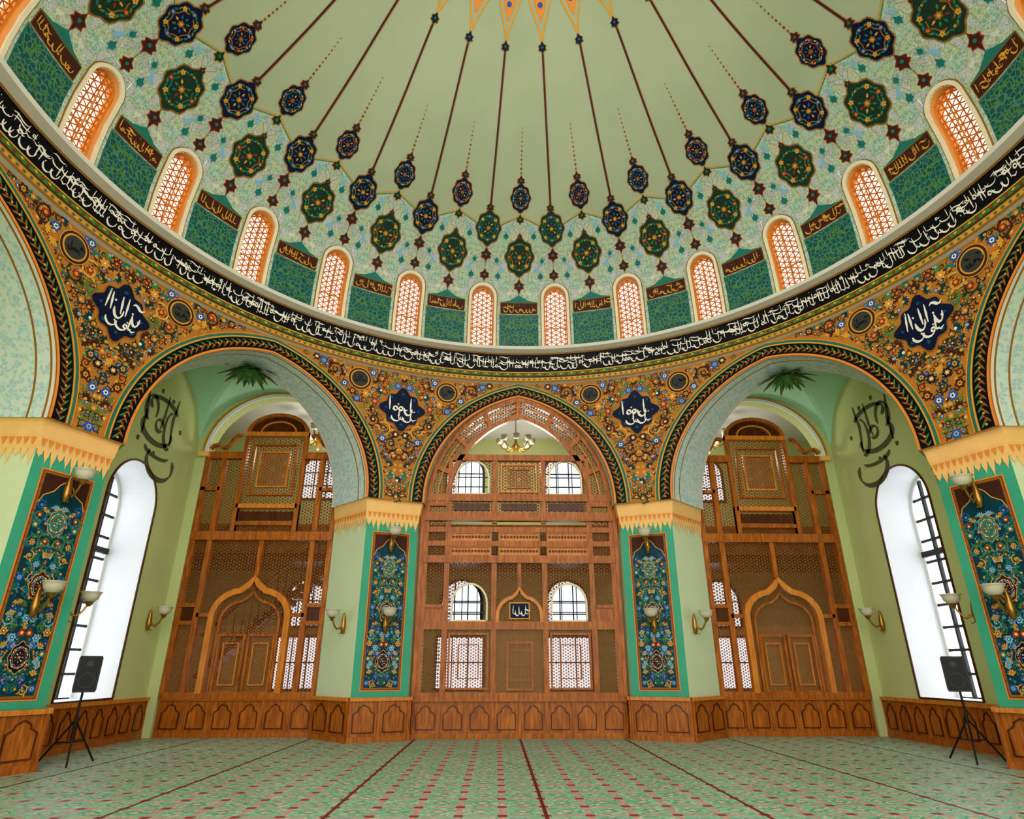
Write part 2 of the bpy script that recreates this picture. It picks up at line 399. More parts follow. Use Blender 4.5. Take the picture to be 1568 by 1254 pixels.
outl=[(hw,0.0),(hw,.5),(hw,1.0),(hw,ssp)]+[(hw*math.cos(a),ssp+1.1*hw*math.sin(a)) for a in [pi*k/14 for k in range(1,14)]]+[(-hw,ssp),(-hw,1.0),(-hw,.5),(-hw,0.0)]
for az0 in AZ:
    def Mb(u,v,d,az0=az0):
        r,z,_,_=prof(v); return pol(az0+u/8.6,r+d,z)
    for a,b in zip(outl,outl[1:]): mb.face([Mb(*a,0),Mb(*b,0),Mb(*b,.34),Mb(*a,.34)],'amber')
    for d,mat in ((0.15,'lat_w'),(0.33,'dayd')):
        for i in range(len(outl)//2):
            a,b=outl[i],outl[i+1]; c,e=outl[-2-i],outl[-1-i]
            q=[a,b,c,e]
            mb.face([Mb(*p,d) for p in q],mat,q)
    M2=lambda u,v,o: Mb(u,v,0.14-o)
    rib(mb,M2,[(x*.94,y*.985+.01) for x,y in outl],.045,'wood_l',0,.03)
    bar(mb,M2,-.012,.012,0.02,ssp+.33,0,.02,'wood_l'); bar(mb,M2,-hw,hw,.68,.71,0,.02,'wood_l')
    M3=lambda u,v,o: Mb(u,v,-o)
    rib(mb,M3,[(x*1.12,y+(.045 if abs(x)<hw*.99 else 0)) for x,y in outl],.08,'pale',0,.035)
    rib(mb,M3,[(x*1.27,y+(.09 if abs(x)<hw*.99 else 0)) for x,y in outl],.018,'dgold',0,.02)
mb.build('dome_windows',dome)
mb=MB()
for k in range(-8,9):
    az0=rad(15*k); Mp=domeM(az0); rnd=random.Random(k+50)
    quad(mb,Mp,-.60,.60,.03,1.10,.006,'teal',8,6)
    for i in range(2):
        quad(mb,Mp,-.57,.57,.06+.52*i,.55+.52*i,.014,'tracery',8,3)
    callig(mb,Mp,-.52,.52,.12,.5,.035,'green',.018,rnd,.1); callig(mb,Mp,-.52,.52,.62,1.02,.035,'green',.018,rnd,.1)
    quad(mb,Mp,-.58,.58,1.12,1.50,.006,'dgold',8,3); quad(mb,Mp,-.56,.56,1.14,1.48,.012,'brown',8,3)
    callig(mb,Mp,-.50,.50,1.16,1.46,.03,'gold',.018,rnd,.09)
    tri=[(-.58,1.50),(-.3,1.50),(0,1.50),(.3,1.50),(.58,1.50),(.3,1.56),(.12,1.66),(0,1.74),(-.12,1.66),(-.3,1.56)]
    fan(mb,Mp,(0,1.52),tri,'teal',.010)
    finial(mb,Mp,(0,1.93),.28,.36,.012,'brown','red')
    stroke(mb,Mp,[(0,2.05),(0,2.15),(0,2.25)],.02,'red',.012)
    medallion(mb,Mp,(0,2.76),.84,.96,.012,'dgreen','dgold',('teal','red','gold','green'),k)
    finial(mb,Mp,(0,3.36),.15,.2,.012)
    finial(mb,Mp,(0,3.84),.24,.30,.012,'dgreen')
    medallion(mb,Mp,(0,4.42),.56,.68,.012,'navy','dgold',('teal','blue','red','gold'),k+1)
    finial(mb,Mp,(0,4.90),.2,.26,.012,'brown','red')
    for i in range(11):
        s=5.1+i*.115; r=.038-.002*i
        fan(mb,Mp,(0,s),circ((0,s),r,6,.8),'red' if i%2 else 'dgold',.012)
    for sg in (-1,1):
        for (u,s,w) in ((.42,3.36,.16),(.66,2.2,.17),(.70,2.65,.13)):
            finial(mb,Mp,(u*sg,s),w,w*1.5,.010,'teal','lblue')
        leaf(mb,Mp,(.5*sg,2.3),rad(60 if sg>0 else 120),.3,.12,'lblue',.009)
        leaf(mb,Mp,(.3*sg,3.45),rad(60 if sg>0 else 120),.25,.1,'lblue',.009)
for az0 in AZ:
    k=int(round(az0*180/pi)); Mp=domeM(az0)
    finial(mb,Mp,(0,2.22),.26,.32,.012,'brown','red')
    stroke(mb,Mp,[(0,2.3),(0,2.45),(0,2.6)],.015,'dgold',.010)
    finial(mb,Mp,(0,2.80),.28,.38,.012,'brown','red')
    medallion(mb,Mp,(0,3.55),.72,.86,.012,'dgreen' if k%2 else 'navy','dgold',('teal','blue','gold','green'),k)
    finial(mb,Mp,(0,4.14),.2,.3,.012,'brown','dgold')
    stroke(mb,Mp,[(0,4.17+.12*i) for i in range(34)],.048,'ribc',.014); stroke(mb,Mp,[(.032,4.17+.12*i) for i in range(34)],.014,'dgold',.016)
    finial(mb,Mp,(0,8.16),.2,.3,.014,'navy','dgold')
    wp=[(0,8.28),(.07,8.6),(.2,8.95),(.3,9.3),(.22,9.6),(.06,9.95)]
    stroke(mb,Mp,wp,.05,'gold',.014); stroke(mb,Mp,[(-x,y) for x,y in wp],.05,'gold',.014)
    fan(mb,Mp,(0,9.2),[(0,8.7),(.12,9.0),(.18,9.3),(0,9.7),(-.18,9.3),(-.12,9.0)],'orange',.012)
    fan(mb,Mp,(0,9.1),circ((0,9.1),.07,8),'blue',.016)
    for sg in (-1,1):
        Mu=lambda x,y,o,az0=az0: domeM(az0+rad(x))(0,y,o)
        pp=[(sg*7.5*q,3.55+.42*q*q+.10*math.sin(pi*q)) for q in [i/10 for i in range(11)]]
        for i in range(10):
            (xa,ya),(xb,yb)=pp[i],pp[i+1]
            for dd,mt in ((0,'gold'),(-.05,'green')):
                mb.face([Mu(xa,ya+dd-.012,.009),Mu(xb,yb+dd-.012,.009),Mu(xb,yb+dd+.012,.009),Mu(xa,ya+dd+.012,.009)],mt)
mb.build('dome_painted_ornament',dome)
# ring cornice
ring=empty('dome_cornice_ring'); mb=MB()
RP=[((9.2,9.5),(9.0,9.54),'cornice'),((9.0,9.54),(8.99,9.60),'dgold'),((9.01,9.60),(8.99,9.70),'gold'),((8.97,9.70),(8.97,9.74),'brown'),((8.99,9.74),(8.97,9.84),'green'),((8.95,9.84),(8.95,9.87),'gold'),
((8.97,9.87),(8.83,10.38),'black'),((8.81,10.38),(8.80,10.42),'dgold'),((8.79,10.42),(8.60,10.47),'cornice'),((8.60,10.47),(8.58,10.56),'cornice'),((8.58,10.56),(8.76,10.60),'cornice')]
A0,A1=rad(-135),rad(135)
for (r0,z0),(r1,z1),mt in RP:
    for i in range(180):
        a=A0+(A1-A0)*i/180;b=A0+(A1-A0)*(i+1)/180
        mb.face([pol(a,r0,z0),pol(b,r0,z0),pol(b,r1,z1),pol(a,r1,z1)],mt,[(a*9,z0),(b*9,z0),(b*9,z1),(a*9,z1)])
for a_,b_ in zip(RP,RP[1:]):
    if a_[1]!=b_[0]:
        for i in range(180):
            a=A0+(A1-A0)*i/180;b=A0+(A1-A0)*(i+1)/180
            mb.face([pol(a,*a_[1]),pol(b,*a_[1]),pol(b,*b_[0]),pol(a,*b_[0])],a_[2])
def bandM(u,v,o):
    t=(v)/.51; return pol(u/8.9,8.97-.14*t-o,9.87+.51*t)
callig(mb,bandM,A0*8.9+.2,A1*8.9-.2,.05,.40,.034,'ivory',.006,random.Random(3),.115)
callig(mb,bandM,A0*8.9+.2,A1*8.9-.2,.26,.48,.024,'ivory',.006,random.Random(4),.15)
for i in range(int((A1-A0)*8.9/.16)):
    u=A0*8.9+i*.16
    Mg=lambda x,y,o: pol(x/8.9,8.96-o,y)
    fan(mb,Mg,(u,9.79),circ((u,9.79),.035,4,1.4),'gold' if i%2 else 'red',.012)
    fan(mb,Mg,(u,9.65),circ((u,9.65),.03,4,1.6),'teal',-.028)
mb.build('inscription_band',ring)
# ---------------------------------------------------------------- ARCHES & SPANDRELS
PA=21.6; Z0=5.85; HH=3.25
def arcR(a): return (a*a+HH*HH)/(2*a)
def arch_half(a,off,n=22):
    rr=arcR(a); cx=a-rr; r=rr+off; tm=math.acos(max(-1,min(1,-cx/r)))
    return [(cx+r*math.cos(tm*i/n),Z0+r*math.sin(tm*i/n)) for i in range(n+1)]
def arch_full(a,off,n=22,drop=0):
    h=arch_half(a,off,n); r=([(h[0][0],h[0][1]-drop)] if drop else [])+h
    return r+[(-x,z) for x,z in reversed(r[:-1])]
def archz(a,x):
    rr=arcR(a); cx=a-rr; return Z0+math.sqrt(max(0,rr*rr-(abs(x)-cx)**2))
arches=[(0,2.6,PA,9.5),(-45,2.86,45-PA,10.3),(45,2.86,45-PA,10.3),(-90,2.6,PA,10.0),(90,2.6,PA,10.0)]
for azd,a,half,yb in arches:
    par=empty('painted_arch'); az=rad(azd); Mp=archM(az); mb=MB()
    xm=R*math.sin(rad(half))
    xs=[a*math.sin(pi/2*i/24) for i in range(25)]+[a+(xm-a)*i/3 for i in range(1,4)]
    for sg in (-1,1):
        for p,q in zip(xs,xs[1:]):
            inn=(p+q)/2<a
            zp=archz(a,p) if inn else Z0-.1; zq=archz(a,q) if inn else Z0-.1
            mb.face([Mp(sg*p,zp,0),Mp(sg*q,zq,0),Mp(sg*q,9.62,0),Mp(sg*p,9.62,0)],'ochre',[(p,zp),(q,zq),(q,9.6),(p,9.6)])
    mb.build('arch_face',par)
    mb=MB(); f=arch_full(a,0,26,.1); rt=Vector((math.cos(az),-math.sin(az),0)); rd=Vector((math.sin(az),math.cos(az),0)); L=0
    for p,q in zip(f,f[1:]):
        l2=L+math.hypot(p[0]-q[0],p[1]-q[1]); yp=math.sqrt(R*R-p[0]**2);yq=math.sqrt(R*R-q[0]**2)
        def pt(x,z,y): return rt*x+rd*y+Vector((0,0,z))
        for d0,d1,mt in ((0,.06,'cornice'),(.06,.10,'dgold'),(.10,.34,'mosaic'),(.34,.38,'dgold'),(.38,None,'mosaic')):
            y0p,y0q=yp+d0,yq+d0; y1p,y1q=(yp+d1,yq+d1) if d1 else (max(yb-.1,yp+d0),max(yb-.1,yq+d0))
            mb.face([pt(*p,y0p),pt(*q,y0q),pt(*q,y1q),pt(*p,y1p)],mt,[(L,y0p),(l2,y0q),(l2,y1q),(L,y1p)])
        mb.face([pt(*p,yb-.1),pt(*q,yb-.1),pt(*q,yb),pt(*p,yb)],'cornice')
        mb.face([pt(*p,yb),pt(*q,yb),pt(q[0],9.95,yb),pt(p[0],9.95,yb)],'wall')
        L=l2
    mb.build('arch_soffit',par,smooth=False)
    mb=MB()
    for off,w,mt,oo in ((.03,.05,'orange',.02),(.19,.26,'black',.012),(.34,.035,'gold',.02),(.385,.05,'teal',.014),(.43,.02,'gold',.018)):
        stroke(mb,Mp,arch_full(a,off,30,.08),w,mt,oo)
    h=arch_full(a,.19,64); n=len(h); ns=norms(h)
    for i in range(0,n,1):
        x,z=h[i]; ang=math.atan2(ns[i][1],ns[i][0]); tn=ang-pi/2
        if abs(x)>xm: continue
        leaf(mb,Mp,(x-.07*math.cos(tn),z-.07*math.sin(tn)),tn+(.7 if i%2 else -.7),.16,.045,'dgold' if i%2 else 'green',.018)
        fan(mb,Mp,(x,z),circ((x,z),.026,6),('red','dgold','gold')[i%3],.021)
    mb.build('arch_border',par)
pal={'stem':['dgreen','dgreen','dteal','brown','teal','green','gold','brown','brown'],'fl':[('blue','lblue','red'),('brown','gold','red'),('dteal','gold','red'),('gold','orange','ivory'),('red','orange','gold'),('navy','gold','ivory'),('blue','ivory','brown')]}
piers=[PA,90-PA,-PA,-(90-PA),90+PA,-(90+PA)]
for azd in piers:
    az=rad(azd); Mp=cylM(az); mb=MB(); rnd=random.Random(abs(int(azd*10)))
    def inside(u,v,m):
        u=abs(u)
        for half,a in ((PA,2.6),(45-PA,2.86)):
            x=R*math.sin(rad(half)-u/R); rr=arcR(a); cx=a-rr
            if x<=0: 
                if u>R*rad(PA)-.05: return False
            if v<Z0: 
                if x<a+.44+m: return False
            elif math.hypot(x-cx,v-Z0)<rr+.44+m: return False
        if v>9.5-m*.5 or v<Z0: return False
        if (u/.66)**2+((v-8.4)/.66)**2<(1+m*.6)**2: return False
        if math.hypot(u-1.28,v-9.10)<.36+m*.6: return False
        return True
    arabesque(mb,Mp,inside,(0,3.2,Z0,9.5),85,.27,.010,pal,True,rnd)
    arabesque(mb,Mp,inside,(0,3.2,Z0,9.5),230,.13,.006,pal,True,rnd)
    def star(r,k,nn=8):
        o=[]
        for i in range(nn*6):
            a=2*pi*i/(nn*6); q=1+k*math.cos(nn*a)*.9+.10*math.cos(4*a); o.append((r*q*math.cos(a),8.4+r*q*math.sin(a)))
        return o
    fan(mb,Mp,(0,8.4),star(.585,.12),'dgold',.016); fan(mb,Mp,(0,8.4),star(.56,.12),'navy',.020)
    for i in range(8):
        a=pi/4*i; rosette(mb,Mp,(.47*math.cos(a),8.4+.47*math.sin(a)),.05,.024,('dteal','blue','navy'))
    callig(mb,Mp,-.36,.36,8.20,8.80,.06,'ivory',.026,rnd,.13); callig(mb,Mp,-.30,.32,8.0,8.42,.05,'ivory',.026,rnd,.15)
    for sg in (-1,1):
        c=(1.28*sg,9.10); 
        fan(mb,Mp,c,circ(c,.34,24),'gold',.018); fan(mb,Mp,c,circ(c,.32,24),'brown',.022); fan(mb,Mp,c,circ(c,.27,24),'gold',.026); fan(mb,Mp,c,circ(c,.235,24),'grey',.030)
        callig(mb,Mp,c[0]-.15,c[0]+.16,c[1]-.13,c[1]+.13,.028,'black',.034,rnd,.06)
    par=empty('painted_spandrel')
    mb.build('spandrel_painting',par)
# ---------------------------------------------------------------- PIERS
HWP=.69
def rv(azd): a=rad(azd); return Vector((math.sin(a),math.cos(a)))
def pier_poly(azd,off):
    r=rv(azd); sgn=1 if azd>0 else -1
    nz=sgn*(22.5 if abs(azd)<45 else (67.5 if abs(azd)<90 else 112.5)); nrm=rv(nz); tg=Vector((nrm[1],-nrm[0]))
    c=r*9.24-nrm*off; A=c-tg*(HWP+off); B=c+tg*(HWP+off)
    return A,B,B+rv(nz+22.5)*(1.56),A+rv(nz-22.5)*(1.56),tg,nrm
def wainscot(mb,Mp,x0,x1,z1,n,o=0.0,z0=0.0):
    bar(mb,Mp,x0,x1,z0,z1,o,o+.03,'wood'); bar(mb,Mp,x0,x1,z0,z0+.12,o+.03,o+.07,'wood'); bar(mb,Mp,x0,x1,z1-.08,z1,o+.03,o+.09,'wood_l')
    w=(x1-x0)/n
    for i in range(n):
        a=x0+w*i;b=a+w; bar(mb,Mp,a,a+.04,z0+.12,z1-.08,o+.03,o+.06,'wood'); bar(mb,Mp,b-.04,b,z0+.12,z1-.08,o+.03,o+.06,'wood')
        c=(a+b)/2; h=(b-a)/2-.11; zb=z0+.2; zt=z1-.36
        if h<.04: continue
        pts=[(c-h,zb),(c-h,zt),(c-h*.55,zt+.07),(c-h*.5,zt+.13),(c,zt+.2),(c+h*.5,zt+.13),(c+h*.55,zt+.07),(c+h,zt),(c+h,zb),(c-h,zb)]
        fan(mb,Mp,(c,(zb+zt)/2),pts[:-1],'wood',o+.036); rib(mb,Mp,pts,.025,'wood_d',o+.03,o+.055)
fl2={'stem':['teal','lblue','gold','teal','blue','green'],'fl':[('blue','lblue','red'),('red','gold','ivory'),('lblue','blue','ivory'),('blue','gold','red'),('gold','red','ivory'),('teal','gold','ivory')]}
def sconce(pos,nrm,s=1.0,arms=1,lift=0):
    pos=Vector(pos); nrm=Vector((nrm[0],nrm[1],0)).normalized(); mb=MB()
    mb.lathe(pos+nrm*.02,[(0,-.2*s),(.035*s,-.18*s),(.06*s,-.05*s),(.045*s,.08*s),(.02*s,.2*s),(0,.24*s)],'brass',10)
    e=[]
    for i in range(11):
        t=i/10; e.append(pos+nrm*(.03+.27*s*t)+Vector((0,0,(-.18*math.sin(pi*t*.9)+.16*t)*s)))
    mb.tube(e,.018*s,'brass')
    sp=[pos+nrm*(.1*s+.06*s*math.cos(a))+Vector((0,0,-.13*s+.06*s*math.sin(a))) for a in [i*.7 for i in range(8)]]
    mb.tube(sp,.010*s,'brass',5)
    q=e[-1]
    mb.lathe(q,[(0,-.06*s),(.03*s,-.05*s),(.05*s,0),(.07*s,.02*s)],'brass',12)
    mb.lathe(q,[(.04*s,.01*s),(.08*s,.03*s),(.125*s,.08*s),(.13*s,.12*s),(.145*s,.155*s),(.165*s,.17*s),(.15*s,.175*s),(.10*s,.15*s),(0,.14*s)],'shade',16)
    return mb.build('sconce_lamp',None,merge=True,smooth=True)
for azd in piers:
    par=empty('stone_pier'); rnd=random.Random(5)
    A,B,B2,A2,tg,nrm=pier_poly(azd,0); mb=MB()
    mb.prism([A,B,B2,A2],0,5.6,'side',False,['tealwall','side','side','side'])
    mb.build('shaft',par)
    mb=MB(); lv=[(5.22,0.012),(5.42,.03),(5.48,.045),(5.62,.06),(5.70,.07),(5.76,.09),(5.86,.09)]
    for (z0,o0),(z1,o1) in zip(lv,lv[1:]):
        mb.prism([Vector(p) for p in pier_poly(azd,o0)[:4]],z0,z1,'cream',False,None,[Vector(p) for p in pier_poly(azd,o1)[:4]])
    tp=[Vector(p) for p in pier_poly(azd,.09)[:4]]
    mb.face([(p[0],p[1],5.86) for p in tp],'cream')
    faces=[(A,B),(B,B2),(A2,A)]
    cen=(A+B+B2+A2)/4
    for (p,q) in faces:
        d=(q-p); L=d.length; d=d.normalized(); n=Vector((d[1],-d[0]))
        if n.dot((p+q)/2-cen)<0: n=-n
        Mf=planeM((p[0],p[1],0),(d[0],d[1],0),(n[0],n[1],0)); k=int(L/.12); w=L/k
        for i in range(k):
            x=(i+.5)*w; dz=.16+.17*((i*7)%3)/2
            pts=[(x-w*.5,5.24),(x+w*.5,5.24),(x+w*.38,5.14),(x+w*.12,5.22-dz*.7),(x,5.22-dz),(x-w*.12,5.22-dz*.7),(x-w*.38,5.14)]
            mb.face([Mf(a,b,.014) for a,b in pts],'cream')
            mb.face([Mf(a,b,.05) for a,b in ((x-w*.4,5.42),(x+w*.4,5.42),(x,5.28))],'orange')
    mb.build('capital',par)
    if abs(azd)<100:
        mb=MB(); c=(A+B)/2; Mf=planeM((c[0],c[1],0),(tg[0],tg[1],0),(-nrm[0],-nrm[1],0))
        quad(mb,Mf,-.50,.50,1.08,4.92,.008,'orange'); quad(mb,Mf,-.475,.475,1.105,4.895,.012,'red'); quad(mb,Mf,-.46,.46,1.12,4.88,.016,'dgold'); quad(mb,Mf,-.42,.42,1.16,4.84,.020,'dteal')
        for z in [1.16+.23*i for i in range(1,16)]:
            for sg in (-1,1): fan(mb,Mf,(sg*.44,z),circ((sg*.44,z),.014,6),'red',.020)
        pts=[(.42,4.3),(.36,4.45),(.2,4.55),(.12,4.68),(0,4.78)]
        for sg in (-1,1):
            mb.face([Mf(sg*x,z,.023) for x,z in pts+[(0,4.84),(.42,4.84)]],'brown'); stroke(mb,Mf,[(sg*x,z) for x,z in pts],.02,'gold',.026)
        ins=lambda u,v,m: abs(u)<.42-m*.8 and 1.2+m*.5<v<4.30-m*.3 and all(math.hypot(u,v-zz)>.15+m*.6 for zz in (1.75,2.9,4.0))
        arabesque(mb,Mf,ins,(0,.42,1.2,4.7),60,.17,.026,fl2,True,rnd)
        arabesque(mb,Mf,ins,(0,.42,1.2,4.7),110,.065,.023,fl2,True,rnd)
        for i,zz in enumerate((1.75,2.9,4.0)): medallion(mb,Mf,(0,zz),.32,.42,.034,('navy','brown','teal')[i],'gold',('lblue','red','gold','ivory'),i)
        mb.build('ornamental_panel',par)
    mb=MB()
    mb.prism([Vector(p) for p in pier_poly(azd,.03)[:4]],0,.9,'wood')
    Aw,Bw,B2w,A2w,tg2,nr2=pier_poly(azd,.03)
    for (p,q,k) in ((Aw,Bw,2),(Bw,B2w,2),(A2w,Aw,2)):
        d=(q-p); L=d.length; d=d.normalized(); n=Vector((d[1],-d[0]))
        if n.dot((p+q)/2-cen)<0: n=-n
        wainscot(mb,planeM((p[0],p[1],0),(d[0],d[1],0),(n[0],n[1],0)),0,L,.95,k)
    mb.build('wood_base',par)
    if abs(azd)<100:
        c=(A+B)/2; N3=(-nrm[0],-nrm[1])
        sconce((c[0]-nrm[0]*.05,c[1]-nrm[1]*.05,4.62),N3,1.25)
        sconce((c[0]-nrm[0]*.05,c[1]-nrm[1]*.05,2.62),N3,1.25)
        if abs(azd)<45:
            p,q=(B,B2) if azd>0 else (A,A2)
        else: p,q=(A,A2) if azd>0 else (B,B2)
        mid=p+(q-p)*.35; d=(q-p).normalized(); n=Vector((d[1],-d[0]))
        if n.dot(mid-cen)<0: n=-n
        sconce((mid[0]+n[0]*.03,mid[1]+n[1]*.03,2.62),n,1.2)
# ---------------------------------------------------------------- WALLS
WX=9.4; WY=9.5
def wallop(mb,Mp,x0,x1,z0,z1,ops,mat,off=0):
    cuts={x0,x1}
    for xa,xb,zs,f in ops:
        for i in range(25):
            c=-math.cos(pi*i/24); cuts.add((xa+xb)/2+(xb-xa)/2*c)
    cs=sorted(cuts)
    for p,q in zip(cs,cs[1:]):
        if q-p<1e-6: continue
        op=[o for o in ops if o[0]<(p+q)/2<o[1]]
        if op:
            xa,xb,zs,f=op[0]
            if zs>z0: quad(mb,Mp,p,q,z0,zs,off,mat)
            c=[(p,f(p)),(q,f(q)),(q,z1),(p,z1)]; mb.face([Mp(x,z,off) for x,z in c],mat,c)
        else: quad(mb,Mp,p,q,z0,z1,off,mat)
def arch_out(xa,xb,zs,zsp,rise,n=20):
    c=(xa+xb)/2;h=(xb-xa)/2
    return [(xb,zs),(xb,zsp)]+[(c+h*math.cos(pi*i/n),zsp+rise*math.sin(pi*i/n)) for i in range(1,n)]+[(xa,zsp),(xa,zs)]
def topf(xa,xb,zsp,rise):
    c=(xa+xb)/2;h=(xb-xa)/2
    return lambda x: zsp+rise*math.sqrt(max(0,1-((x-c)/h)**2))
SX=7.15
mb=MB(); Mp=planeM((0,WY,0),(1,0,0),(0,-1,0))
ops=[(-2.6,2.6,0,lambda x: archz(2.6,x))]
for sg in (-1,1):
    c=SX*sg; ops.append((c-1.98,c+1.98,0,topf(c-1.98,c+1.98,7.4,1.85)))
wallop(mb,Mp,-WX,WX,0,10.4,ops,'wall')
for sg in (-1,1):
    c=SX*sg; ol=arch_out(c-1.98,c+1.98,0,7.4,1.85,24)
    for a,b in zip(ol,ol[1:]): mb.face([Mp(*a,0),Mp(*b,0),Mp(*b,-.45),Mp(*a,-.45)],'wall')
    rib(mb,Mp,[(x,z) for x,z in ol[1:-1]],.10,'white',0,.05); rib(mb,Mp,[(c+(x-c)*1.045,z+(.08 if 0<i<len(ol)-3 else 0)) for i,(x,z) in enumerate(ol[1:-1])],.03,'gold',0,.07)
    for e in (-1,1): bar(mb,Mp,c+e*1.98-.16,c+e*1.98+.12,7.28,7.42,0,.14,'cream')
mb.build('wall_front')
side_ops=(5.85,7.95,.95,5.3,1.0)
for sg,nm in ((-1,'wall_left'),(1,'wall_right')):
    mb=MB(); Mp=planeM((sg*WX,0,0),(0,1,0),(-sg,0,0)); xa,xb,zs,zsp,ri=side_ops
    wallop(mb,Mp,4.4,WY,0,10.4,[(xa,xb,zs,topf(xa,xb,zsp,ri))],'wall')
    wallop(mb,planeM((sg*10.0,0,0),(0,1,0),(-sg,0,0)),-9,4.6,0,10.4,[],'wall')
    wainscot(mb,Mp,5.0,WY,.92,8)
    def st(p,w=.13): stroke(mb,Mp,p,w,'olive',.012,cal=True)
    cy,cz=7.35,7.25
    def arc(x,z,rx,rz,a0,a1,n=14,w=.13): st([(cy+(x+rx*math.cos(rad(a0+(a1-a0)*i/n))),cz+z+rz*math.sin(rad(a0+(a1-a0)*i/n))) for i in range(n+1)],w)
    arc(-.1,.0,.72,.34,150,380,16,.15); arc(.05,.62,.7,.26,20,215,14,.13); arc(-.55,.45,.28,.34,-30,260,14,.11); arc(.35,-.75,.65,.42,-210,30,16,.15)
    arc(-.05,.15,.18,.16,0,330,12,.10); arc(.5,.2,.3,.5,100,290,14,.13); arc(.1,-.5,.6,.16,180,350,10,.10)
    st([(cy-.85,cz+1.0),(cy-.72,cz+.3),(cy-.76,cz-.3)],.15); st([(cy+.65,cz+1.15),(cy+.52,cz+.5),(cy+.6,cz-.2)],.15); st([(cy+.15,cz+1.05),(cy+.1,cz+.5),(cy+.0,cz+.05)],.13)
    for (a,b) in ((-.3,1.0),(0.3,.95),(.95,.3),(-.9,-.5),(-.1,-.65)): leaf(mb,Mp,(cy+a,cz+b),.8,.16,.14,'olive',.013)
    mb.build(nm)
    w=empty('window_1' if sg<0 else 'window_2'); mb=MB(); ol=arch_out(xa,xb,zs,zsp,ri,22); D=1.0
    for a,b in zip(ol,ol[1:]): mb.face([Mp(*a,0),Mp(*b,0),Mp(*b,-D),Mp(*a,-D)],'white')
    mb.face([Mp(xa,zs,0),Mp(xb,zs,0),Mp(xb,zs,-D),Mp(xa,zs,-D)],'white')
    rib(mb,Mp,ol+[ol[0]],.045,'wood_d',0,.03)
    mb.build('reveal',w)
    mb=MB(); rib(mb,Mp,[(x,z) for x,z in ol],.16,'white',-D+.02,-D+.10)
    for k in range(1,4):
        x=xa+(xb-xa)*k/4; bar(mb,Mp,x-.04,x+.04,zs,topf(xa,xb,zsp,ri)(x),-D+.02,-D+.09,'grey')
    z=zs
    while z<6.2:
        bar(mb,Mp,xa,xb,z-.03,z+.03,-D+.02,-D+.08,'grey'); z+=.52
    bar(mb,Mp,xa,xb,4.2,4.34,-D+.02,-D+.11,'grey')
    mb.build('mullions',w)
    mb=MB(); c=((xa+xb)/2,3); fan(mb,Mp,c,ol,'day',-D); mb.build('glass_pane',w)
    sconce((sg*(WX-.03),8.75,2.7),(-sg,0),1.2)
for sg in (-1,1):
    mb=MB(); cx,cy=7.3,7.3; n=28; zb=7.4; rise=1.95
    def fz(x,y):
        f=lambda d: rise*math.sqrt(max(0,1-min(1,abs(d)/2.15)**2))
        return zb+max(f(x-cx),f(y-cy))
    for i in range(n):
        for j in range(n):
            x0=5.15+4.27*i/n;x1=5.15+4.27*(i+1)/n;y0=5.15+4.37*j/n;y1=5.15+4.37*(j+1)/n
            if (x0+x1+y0+y1)/2*.7071<10.25: continue
            mb.face([(sg*x,y,fz(x,y)) for x,y in ((x0,y0),(x1,y0),(x1,y1),(x0,y1))],'vault')
    mb.build('ceiling_vault' ,None,merge=True)
    mb=MB(); c=Vector((sg*7.35,7.35,9.16))
    mb.lathe(c,[(0,-.30),(.08,-.26),(.14,-.16),(.30,-.05),(.34,.18)],'green',14)
    for k in range(36):
        a=2*pi*k/36; L=(.8,.45,.62,.45)[k%4]; d=Vector((math.cos(a),math.sin(a),0)); t_=Vector((-math.sin(a),math.cos(a),0)); dz0=-.03*(k%3)
        for q in range(3):
            u0=L*q/3;u1=L*(q+1)/3; w0=.08*math.sin(pi*(q/3*.8+.15));w1=.08*math.sin(pi*((q+1)/3*.8+.15))
            z0=-.03-.26*(u0/L)**2+dz0;z1=-.03-.26*(u1/L)**2+dz0
            mb.face([c+d*u0+t_*w0+Vector((0,0,z0)),c+d*u1+t_*w1+Vector((0,0,z1)),c+d*u1-t_*w1+Vector((0,0,z1)),c+d*u0-t_*w0+Vector((0,0,z0))],'green' if k%2 else 'olive')
    mb.build('plaster_leaf_boss')
# ---------------------------------------------------------------- WOOD SCREENS
def ogee(c,h,z0,zs,zt,n=6):
    r=[(c-h,z0),(c-h,zs)]
    for i in range(1,n+1):
        t=i/n; x=c-h*math.cos(t*pi/2*.78); z=zs+(zt-zs)*.68*math.sin(t*pi/2*.9); r.append((x,z))
    r.append((c-h*.14,zs+(zt-zs)*.82)); r.append((c,zt))
    return r+[(2*c-x,z) for x,z in reversed(r[:-1])]
scr=empty('carved_wooden_screen'); mb=MB(); Mp=planeM((0,9.2,0),(1,0,0),(0,-1,0))
PX=[-2.55,-1.95,-.68,.68,1.95,2.55]
wainscot(mb,Mp,-2.68,2.68,.9,8,-.02)
for x in PX: bar(mb,Mp,x-.07,x+.07,.9,4.35 if abs(x)<1 else 5.85,-.06,.08,'wood')
for x in (-2.66,2.66): bar(mb,Mp,x-.05,x+.05,.9,5.8,-.06,.10,'wood')
for x in (-.68,.68): bar(mb,Mp,x-.07,x+.07,5.3,7.2,-.06,.08,'wood')
for x in (-1.95,1.95): bar(mb,Mp,x-.06,x+.06,5.85,7.2,-.05,.08,'wood')
for z,h,o in ((.93,.10,.10),(2.62,.10,.09),(4.32,.10,.11),(4.74,.07,.09),(5.12,.07,.09),(5.48,.12,.14),(6.02,.10,.11),(7.2,.09,.10)):
    xx=2.6 if z<6.5 else 1.9
    bar(mb,Mp,-xx,xx,z-h,z+h,-.06,o,'wood')
